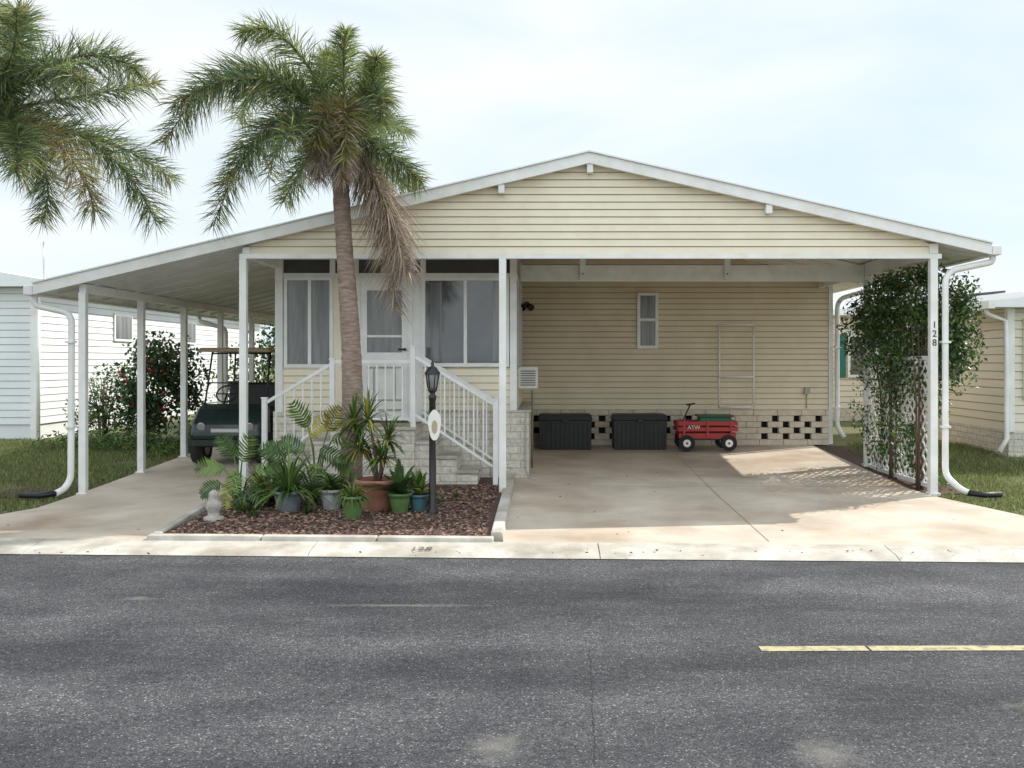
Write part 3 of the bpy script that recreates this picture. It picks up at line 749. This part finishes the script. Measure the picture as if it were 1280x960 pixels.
F1=[(W(320,95,-.2),W(222,190,-.4),0,.28,560),
    (W(330,155,.3),W(248,275,.5),0,.26,480),
    (W(345,85,.5),W(262,120,1.0),1,.28,460),
    (W(350,120,-.6),W(270,165,-1.2),0,.28,460),
    (W(380,75,-.4),W(335,75,-.9),1,.24,380),
    (W(405,100,.1),W(402,58,.3),1,.22,400),
    (W(432,95,-.1),W(435,42,-.1),1,.20,460),
    (W(450,110,.3),W(458,60,.6),1,.22,460),
    (W(465,115,-.1),W(478,85,-.4),1,.22,400),
    (W(470,125,-.2),W(486,165,-.5),0,.22,380),
    (W(462,140,.5),W(486,130,1.3),0,.24,360),
    (W(480,190,-.2),W(530,232,-.3),0,.22,420),
    (W(475,200,.6),W(510,225,1.2),0,.22,320),
    (W(370,160,-.5),W(318,250,-1.0),0,.26,400),
    (W(375,185,.5),W(325,235,1.0),0,.24,380),
    (W(390,140,.8),W(345,150,1.6),0,.26,400),
    (W(395,175,-.7),W(375,250,-1.3),0,.20,300),
    (W(425,150,-.45),W(410,200,-.7),2,.2,480),
    (W(442,150,-.4),W(446,215,-.65),2,.2,480),
    (W(420,185,-.4),W(412,235,-.5),3,.18,460),
    (W(438,195,-.4),W(440,235,-.5),3,.16,360),
    (W(482,255,-.1),W(510,340,-.15),3,.26,430),
    (W(474,250,.1),W(492,385,.1),3,.24,400),
    (W(462,230,.1),W(500,300,.1),3,.24,300)]
palm('palm_tree',(-2.15,11.0,g(11)),(-2.20,11.0,1.7+(450-180)*s),F1,(.13,.092))
F2=[(W(80,75),W(180,95,-.2),0,.30,560),(W(70,110,.4),W(155,75,.9),0,.28,460),(W(40,100,-.5),W(80,50,-1),0,.28,400),(W(60,100,-.4),W(150,130,-.8),0,.28,460),
    (W(100,170,.2),W(186,275,.2),0,.30,520),(W(80,180,-.3),W(150,275,-.6),2,.28,460),(W(45,170,-.5),W(80,235,-1.0),0,.28,460),(W(30,190,.3),W(25,270,.5),0,.26,400),(W(90,160,.5),W(175,205,1),0,.28,420),
    (W(20,60),W(25,15),1,.28,400),(W(-10,60,.3),W(-40,-20,.3),1,.26,300),(W(-100,90),W(-200,130),0,.26,400),(W(-90,120,-.3),W(-180,230,-.5),0,.26,400),(W(-20,130,-.8),W(0,220,-1.5),0,.26,300),(W(-60,120,.8),W(-60,200,1.6),0,.26,300)]
palm('palm_tree',(W(-50,0)[0]-.1,11.0,g(11)),(W(-40,0)[0],11.0,1.7+(450-155)*s),F2,(.125,.095))

# ------------------------------------------------------------------ pots & bed plants
def pot(parent,x,y,r,h,k):
    z=g(y)+.03; b=B()
    prof=[(r*.62,0),(r*.7,h*.15),(r*.88,h*.7),(r*.93,h*.85)]
    prof+=[(r*1.04,h*.86),(r*1.04,h),(r*.92,h),(r*.9,h*.9)]
    b.lathe((x,y,z),prof,k,24); b.lathe((x,y,z),[(r*.9,h*.88),(r*.3,h*.92)],'soil',12)
    b.build('pot',parent); return z+h*.9
def strap(b,c,az,el,L,w,k,droop=.5,seg=6,fold=.3):
    d=Vector((math.cos(az)*math.cos(el),math.sin(az)*math.cos(el),math.sin(el))); p=Vector(c); sd=Vector((-math.sin(az),math.cos(az),0))
    i0=len(b.v)
    for i in range(seg+1):
        t=i/seg; ww=w*(math.sin(math.pi*min(.999,t*.8+.16)))**.7 if i<seg else .001
        b.v+= [tuple(p-sd*ww+Vector((0,0,ww*fold))),tuple(p),tuple(p+sd*ww+Vector((0,0,ww*fold)))]
        p=p+d*L/seg; d=(d+Vector((0,0,-1))*droop/seg*(1+t)).normalized()
    for i in range(seg):
        a=i0+i*3
        for q in ((a,a+1,a+4,a+3),(a+1,a+2,a+5,a+4)): b.f.append(q); b.m.append(b.mi(k)); b.sm.append(True)
def spiky(name,parent,c,n,L,w,mats,droop=.5,el=(.2,1.4)):
    b=B()
    for i in range(n):
        strap(b,c,random.uniform(0,6.28),random.uniform(*el),L*random.uniform(.6,1.1),w*random.uniform(.7,1.15),random.choice(mats),droop)
    return b.build(name,parent)
def lobed(b,c,tip,wd,k,n=10):
    c=Vector(c); tip=Vector(tip); ax=(tip-c); L=ax.length; ax.normalize()
    side=ax.cross(Vector((random.uniform(-.6,.6),-1,random.uniform(.1,.8)))).normalized()
    nrm=side.cross(ax)
    for i in range(n):
        t=i/(n-1)
        for sg in (-1,1):
            rt_=c+ax*L*t*.85-nrm*L*.25*t*t; wl=wd*math.sin(math.pi*(.18+.74*t))**.6*random.uniform(.85,1.1)
            e=rt_+side*sg*wl+ax*wl*.5-nrm*wl*.35*random.random(); hw=ax*L*.036
            mid=(rt_*.45+e*.55)+nrm*.012
            i0=len(b.v); b.v+=[tuple(rt_-hw),tuple(mid-hw*1.25),tuple(e),tuple(mid+hw*1.25),tuple(rt_+hw)]
            b.f.append((i0,i0+1,i0+2,i0+3,i0+4)); b.m.append(b.mi(k)); b.sm.append(False)
def philo(parent,x,y,z,specs):
    b=B()
    for (dx,dy,dz,L,wd,k,dirx,dirz) in specs:
        p=Vector((x+dx,y+dy,z+dz)); b.tube([(x,y,z),(x+dx*.4,y+dy*.5,z+dz*.7),tuple(p)],[.012,.01,.007],'leafl',5)
        lobed(b,p,p+Vector((dirx,random.uniform(-.5,.1),dirz)).normalized()*L,wd,k)
    return b.build('leaves',parent)
p=empty('potted_fern'); z=pot(p,-2.68,10.45,.165,.22,'potgray')
spiky('leaves',p,(-2.68,10.45,z),150,.52,.012,['leaf','leafl','leafl','leafd'],.9,(.1,1.45)); 
p=empty('potted_plant'); z=pot(p,-2.25,10.55,.13,.22,'potgray2')
spiky('leaves',p,(-2.25,10.55,z),80,.28,.014,['leaf','leafl'],1.0,(.1,1.3))
p=empty('potted_spider_plant'); z=pot(p,-1.93,10.05,.125,.23,'potgreen')
spiky('leaves',p,(-1.93,10.05,z),100,.26,.008,['leafl','leaf','leafy'],1.3,(.1,1.3))
p=empty('potted_dracaena'); z=pot(p,-1.76,10.55,.24,.33,'terra')
b=B()
tops=[(-1.86,10.5,.95,.4),(-1.66,10.6,.62,.33),(-1.96,10.6,.5,.33),(-1.72,10.5,.36,.3),(-2.05,10.7,.85,.36)]
for (x,y,h,L) in tops: b.tube([(-1.76,10.55,z-.05),(x*.5-1.76*.5+.02,y,z+h*.4),(x,y,z+h*.72)],[.02,.016,.014],'bark',6)
b.build('canes',p)
for (x,y,h,L) in tops: spiky('leaves',p,(x,y,z+h*.68),70,L,.011,['leaf','leafl','leafy','leaf'],.9,(-.4,1.5))
p=empty('potted_croton'); z=pot(p,-1.50,10.35,.12,.21,'potgreen')
spiky('leaves',p,(-1.50,10.35,z),32,.36,.035,['leafd','leaf','leaf'],.6,(.4,1.5))
p=empty('potted_lily'); z=pot(p,-1.32,10.45,.10,.18,'potteal')
spiky('leaves',p,(-1.32,10.45,z),30,.30,.03,['leaf','leafl','leafy'],.7,(.3,1.5))
p=empty('philodendron_plant')
philo(p,-2.5,10.95,.12,[(-.05,-.1,.75,.36,.15,'leafy',.35,.5),(.18,0,.72,.34,.14,'leafl',.8,.1),(-.25,-.1,.6,.34,.14,'leafl',-.8,.15),(.0,-.2,.45,.34,.14,'leafl',.4,-.6),(-.4,0,.4,.32,.13,'leaf',-.9,-.3),(.22,-.15,.5,.34,.14,'leafl',.8,-.5),(-.12,.1,.85,.34,.14,'leafl',-.3,.8),(.1,.1,.8,.32,.14,'leafy',.5,.8),(-.2,-.25,.4,.3,.13,'leaf',-.4,-.7),(.1,-.25,.62,.3,.13,'leaf',.6,-.3),(-.1,-.2,.6,.32,.13,'leaf',-.5,.3),(.15,-.2,.3,.3,.13,'leafd',.6,-.3),(-.3,-.2,.5,.32,.13,'leaf',-.7,.5)])
p=empty('philodendron_plant')
philo(p,-3.28,10.75,.12,[(-.15,-.1,.42,.3,.13,'leafl',-.8,.2),(.05,-.1,.5,.32,.14,'leafl',.3,.8),(.2,-.1,.4,.3,.13,'leafl',.9,.2),(-.05,-.2,.28,.3,.13,'leafy',-.2,-.7),(-.22,0,.25,.28,.12,'leaf',-.9,-.4),(.15,-.2,.25,.28,.12,'leaf',.7,-.5),(-.1,.1,.52,.3,.13,'leaf',-.4,.8),(.12,0,.3,.3,.13,'leafy',.5,-.4),(0,-.2,.4,.28,.12,'leafl',.1,-.5),(.05,-.25,.2,.26,.11,'leaf',.2,-.5)])
p=empty('bromeliad_plant'); spiky('leaves',p,(-3.0,10.9,.14),100,.52,.016,['leaf','leafd','leafl'],.6,(.2,1.3))
p=empty('garden_ornament'); b=B(); b.lathe((-3.30,9.95,g(9.95)+.03),[(.10,0),(.10,.03),(.055,.05),(.06,.09),(.085,.13),(.075,.18),(.04,.21),(.05,.24),(.048,.27),(.02,.30)],'orn',16); b.build('figure',p)
p=empty('low_plants')
for (x,y,L) in ((-3.15,10.4,.22),(-2.95,10.1,.14),(-1.0,11.3,.1),(-2.9,11.6,.4),(-1.6,11.9,.25),(-2.0,11.5,.35),(-2.45,10.3,.15),(-1.25,11.0,.3)):
    spiky('tuft',p,(x,y,g(y)+.03),36,L,.010,['leaf','leafl','leafd'],.9,(.2,1.4))
lp=empty('lamp_post'); x,y=-1.16,10.35; z=g(y)
b=B(); b.lathe((x,y,z),[(.055,0),(.055,.06),(.036,.09),(.034,1.2),(.04,1.21),(.04,1.25),(.025,1.27),(.045,1.30),(.05,1.33)],'blackmetal',14)
b.build('post',lp); b=B()
b.lathe((x,y,z),[(.045,1.33),(.068,1.47),(.066,1.475)],'curtain',6); 
for i in range(6):
    a=i*math.pi/3; b.tube([(x+.046*math.cos(a),y+.046*math.sin(a),z+1.33),(x+.07*math.cos(a),y+.07*math.sin(a),z+1.475)],.006,'blackmetal',4)
b.lathe((x,y,z),[(.085,1.475),(.08,1.49),(.045,1.54),(.015,1.56),(.018,1.58),(.004,1.62)],'blackmetal',12)
b.build('lantern',lp); b=B()
b.tube([(x,y-.03,z+1.15),(x+.02,y-.12,z+1.15)],.006,'blackmetal',5)
pts=[(x+.03+.065*math.cos(t)*(1+.1*math.sin(3*t)),z+.95+.16*math.sin(t)) for t in [i*2*math.pi/24 for i in range(24)]]
b.prism_y(pts,y-.075,y-.06,'white'); b.prism_y([(x+.03+.03*math.cos(t),z+.93+.07*math.sin(t)) for t in [i*.5236 for i in range(12)]],y-.08,y-.0755,'tan')
b.build('hanging_sign',lp)

# ------------------------------------------------------------------ golf cart
gc=empty('golf_cart'); cx=-4.48; y0=14.0; z=g(14.5)+.01
b=B()
b.prism_x([(y0+.05,z+.25),(y0-.02,z+.42),(y0+.03,z+.62),(y0+.25,z+.78),(y0+.5,z+.86),(y0+.55,z+.35),(y0+.5,z+.22)],cx-.50,cx+.50,'cartgreen')
b.box(cx-.52,cx+.52,y0+.5,y0+2.2,z+.24,z+.34,'cartgreen')
b.box(cx-.50,cx+.50,y0+1.15,y0+2.15,z+.34,z+.62,'cartgreen')
b.build('body',gc,bevel=.05); b=B()
b.box(cx-.47,cx+.47,y0+1.1,y0+1.55,z+.63,z+.74,'black'); b.prism_x([(y0+1.55,z+.74),(y0+1.65,z+.74),(y0+1.72,z+1.12),(y0+1.64,z+1.12)],cx-.46,cx+.46,'black')
b.build('seat',gc,bevel=.025); b=B()
for sx in (-1,1):
    for yy in (y0+.35,y0+1.85):
        xx=cx+sx*.46; b.tube([(xx-.09,yy,z+.22),(xx+.09,yy,z+.22)],.22,'rubber',22); b.tube([(xx-.095,yy,z+.22),(xx+.095,yy,z+.22)],.11,'steel',14)
b.build('wheels',gc); b=B()
for sx in (-1,1):
    b.tube([(cx+sx*.44,y0+.45,z+.84),(cx+sx*.43,y0+.75,z+1.60)],.014,'blackmetal',6); b.tube([(cx+sx*.44,y0+1.75,z+.6),(cx+sx*.43,y0+1.85,z+1.60)],.014,'blackmetal',6)
b.tube([(cx-.43,y0+.75,z+1.58),(cx+.43,y0+.75,z+1.58)],.012,'blackmetal',6)
b.tube([(cx-.44,y0+.5,z+1.15),(cx+.44,y0+.5,z+1.15)],.01,'blackmetal',6)
b.build('roof_supports',gc); b=B()
b.box(cx-.54,cx+.54,y0+.35,y0+2.05,z+1.60,z+1.66,'tan',.04); b.build('canopy',gc,bevel=.02); b=B()
ang=[i*2*math.pi/20 for i in range(21)]
b.tube([(cx-.22+.15*math.cos(t),y0+.75+.08*math.sin(t),z+.98+.12*math.sin(t)) for t in ang],.012,'black',6,cap=False); b.tube([(cx-.22,y0+.5,z+.7),(cx-.22,y0+.75,z+.98)],.014,'black',6); b.tube([(cx-.37,y0+.75,z+.98),(cx-.07,y0+.75,z+.98)],.01,'black',5)
b.build('steering_wheel',gc); b=B()
for sx in (-1,1): b.tube([(cx+sx*.34,y0+.03,z+.55),(cx+sx*.34,y0-.012,z+.54)],.06,'steel',14)
b.box(cx-.5,cx+.5,y0-.05,y0-.005,z+.27,z+.36,'black'); b.box(cx-.2,cx+.2,y0-.035,y0+.02,z+.46,z+.52,'steel')
b.build('lights_and_bumper',gc,bevel=.008)

# ------------------------------------------------------------------ neighbours
nb=empty('neighbor_house'); b=B()
X0,Y0=-9.1,17.8
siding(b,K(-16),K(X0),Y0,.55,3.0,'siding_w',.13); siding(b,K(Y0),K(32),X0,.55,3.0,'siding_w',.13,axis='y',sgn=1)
b.box(-16,X0-.02,Y0+.02,32,.2,.56,'siding_w'); b.box(X0-.06,X0+.05,Y0-.05,Y0+.05,.25,3.0,'white'); b.box(-16,X0-.03,Y0+.03,32,.5,2.98,'siding_w')
b.build('walls',nb); b=B()
b.prism_y([(-16.3,3.1),(-12.5,3.75),(X0+.3,3.12),(X0+.3,3.0),(-16.3,3.0)],Y0-.3,32,'whitemetal')
b.box(X0+.301,X0+.4,Y0-.3,32,3.0,3.11,'white')
b.build('roof',nb); b=B()
for y in (21.0,25.0):
    b.box(X0+.02,X0+.05,y,y+.9,1.6+.5,2.7,'white'); b.box(X0+.051,X0+.06,y+.06,y+.84,2.16,2.64,'curtain')
b.tube([(X0+.1,Y0-.08,3.0),(X0+.1,Y0-.08,.3)],.035,'white',8)
b.tube([(-9.3,18.5,3.0),(-9.3,18.5,3.9)],.014,'steel',5)
b.box(-12.5,-10.2,Y0-.05,Y0-.019,1.3,2.6,'white'); b.box(-12.4,-10.3,Y0-.06,Y0-.051,1.4,2.5,'glass')
b.build('windows_and_trim',nb)
nb=empty('neighbor_house'); b=B()
X0,Y0=7.15,15.3
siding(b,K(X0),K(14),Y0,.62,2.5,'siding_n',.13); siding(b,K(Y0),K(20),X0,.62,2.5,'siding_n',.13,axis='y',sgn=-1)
b.box(X0+.03,14,Y0+.03,20,.2,2.49,'siding_n'); b.box(X0-.02,14,Y0-.02,20.02,.15,.62,'stone')
b.box(X0-.05,X0+.06,Y0-.05,Y0+.05,.6,2.5,'white')
b.build('walls',nb); b=B()
b.prism_y([(X0-.35,2.60),(10.5,3.05),(14.3,2.65),(14.3,2.5),(X0-.35,2.5)],Y0-.3,20.3,'whitemetal')
b.box(X0-.45,X0-.351,Y0-.3,20.3,2.48,2.60,'white')
b.build('roof',nb); b=B()
b.tube([(X0-.4,Y0-.1,2.5),(X0-.38,Y0-.1,2.4),(X0-.1,Y0-.1,2.3),(X0-.08,Y0-.1,.5),(X0-.25,Y0-.2,.3)],.04,'white',8)
window(b,7.35,8.6,1.1,2.35,Y0-.02,.05)
b.box(X0-.03,X0-.019,17,18.0,1.3,2.2,'white'); b.box(X0-.04,X0-.031,17.05,17.95,1.35,2.15,'curtain')
b.build('windows_and_trim',nb)
nb=empty('neighbor_house'); b=B()
X0,Y0=6.6,23.0
siding(b,K(X0),K(15),Y0,.6,2.75,'siding_n',.13); siding(b,K(Y0),K(34),X0,.6,2.75,'siding_n',.13,axis='y',sgn=-1); b.box(X0+.03,15,Y0+.03,34,.2,2.74,'siding_n'); b.box(X0-.02,15,Y0-.02,34,.1,.6,'stone')
b.build('walls',nb); b=B()
b.prism_y([(X0-.4,2.82),(10.8,3.25),(15.3,2.85),(15.3,2.72),(X0-.4,2.72)],Y0-.4,34.4,'whitemetal')
sl=.43/4.6
for i in range(3):
    xa=8.2+i*.9; za=2.82+(xa-6.2)*sl
    b.prism_y([(xa,za+.03),(xa+.8,za+.03+.8*sl),(xa+.8,za+.08+.8*sl),(xa,za+.08)],Y0+.3,Y0+2.4,'roofdark')
b.build('roof',nb); b=B()
window(b,7.0,7.7,1.3,2.3,Y0-.02,.06); b.box(6.72,6.96,Y0-.05,Y0-.019,1.3,2.3,'greenshut'); b.box(7.74,7.98,Y0-.05,Y0-.019,1.3,2.3,'greenshut'); window(b,9.5,10.7,1.2,2.3,Y0-.02,.06,mull=[10.1])
b.build('windows_and_trim',nb)
ft=empty('distant_trees')
bl=[]
for i in range(70):
    x=-120+i*3.5+random.uniform(-1,1); bl.append((x,75+random.uniform(-5,5),1.6+random.uniform(-.5,1.0),3.0,2.5,2.0+random.uniform(0,.8)))
leafcloud('leaves',ft,bl,20000,.6,['farleaf','leafd'],.6,.3)

# ------------------------------------------------------------------ light
sunv=Vector((1.0,.60,1.02)).normalized()
el=math.asin(sunv.z); az=math.atan2(sunv.x,sunv.y)
L=bpy.data.lights.new('sun','SUN'); L.energy=5.0; L.angle=R(.5); L.color=(1,.94,.84)
so=bpy.data.objects.new('sun',L); S.collection.objects.link(so); so.rotation_euler=sunv.to_track_quat('Z','Y').to_euler()
w=bpy.data.worlds.new('World'); S.world=w; w.use_nodes=True; N=w.node_tree.nodes; LK=w.node_tree.links
bg=N['Background']; bg.inputs[1].default_value=.15
sk=N.new('ShaderNodeTexSky'); sk.sky_type='NISHITA'; sk.sun_disc=False; sk.sun_elevation=el; sk.sun_rotation=az; sk.dust_density=.8; sk.air_density=1.0; sk.ozone_density=1.5
tc=N.new('ShaderNodeTexCoord'); mp=N.new('ShaderNodeMapping'); mp.inputs['Scale'].default_value=(1,1,3.0); mp.inputs['Location'].default_value=(.3,.2,.1); LK.new(tc.outputs['Generated'],mp.inputs[0])
n=N.new('ShaderNodeTexNoise'); n.inputs['Scale'].default_value=1.9; n.inputs['Detail'].default_value=7; n.inputs['Roughness'].default_value=.52; n.inputs['Distortion'].default_value=.5; LK.new(mp.outputs[0],n.inputs['Vector'])
r=N.new('ShaderNodeValToRGB'); r.color_ramp.elements[0].position=.30; r.color_ramp.elements[1].position=.62; r.color_ramp.elements[0].color=(0,0,0,1); r.color_ramp.elements[1].color=(1,1,1,1)
LK.new(n.outputs['Fac'],r.inputs[0])
hz=N.new('ShaderNodeMix'); hz.data_type='RGBA'; hz.inputs[0].default_value=.82; LK.new(sk.outputs[0],hz.inputs[6]); hz.inputs[7].default_value=(5.2,6.2,6.9,1)
mx=N.new('ShaderNodeMix'); mx.data_type='RGBA'; LK.new(r.outputs[0],mx.inputs[0]); LK.new(hz.outputs[2],mx.inputs[6]); mx.inputs[7].default_value=(6.6,6.95,7.1,1)
sp=N.new('ShaderNodeSeparateXYZ'); LK.new(tc.outputs['Generated'],sp.inputs[0])
mr=N.new('ShaderNodeMapRange'); mr.inputs[1].default_value=.2; mr.inputs[2].default_value=-.6; mr.inputs[3].default_value=1.0; mr.inputs[4].default_value=1.6; LK.new(sp.outputs['Y'],mr.inputs[0])  # sky behind the camera boosted, an added unseen fill for the shaded front
ml=N.new('ShaderNodeVectorMath'); ml.operation='SCALE'; LK.new(mx.outputs[2],ml.inputs[0]); LK.new(mr.outputs[0],ml.inputs['Scale'])
LK.new(ml.outputs[0],bg.inputs[0])

# ------------------------------------------------------------------ camera
c=bpy.data.cameras.new('camera'); c.lens=35; c.sensor_width=36; c.shift_x=-.03125; c.shift_y=-.0234; c.clip_end=1500
co=bpy.data.objects.new('camera',c); S.collection.objects.link(co); co.location=(0,0,1.7); co.rotation_euler=(R(90),0,0); S.camera=co
S.view_settings.view_transform='Standard'; S.view_settings.look='None'; S.view_settings.exposure=0
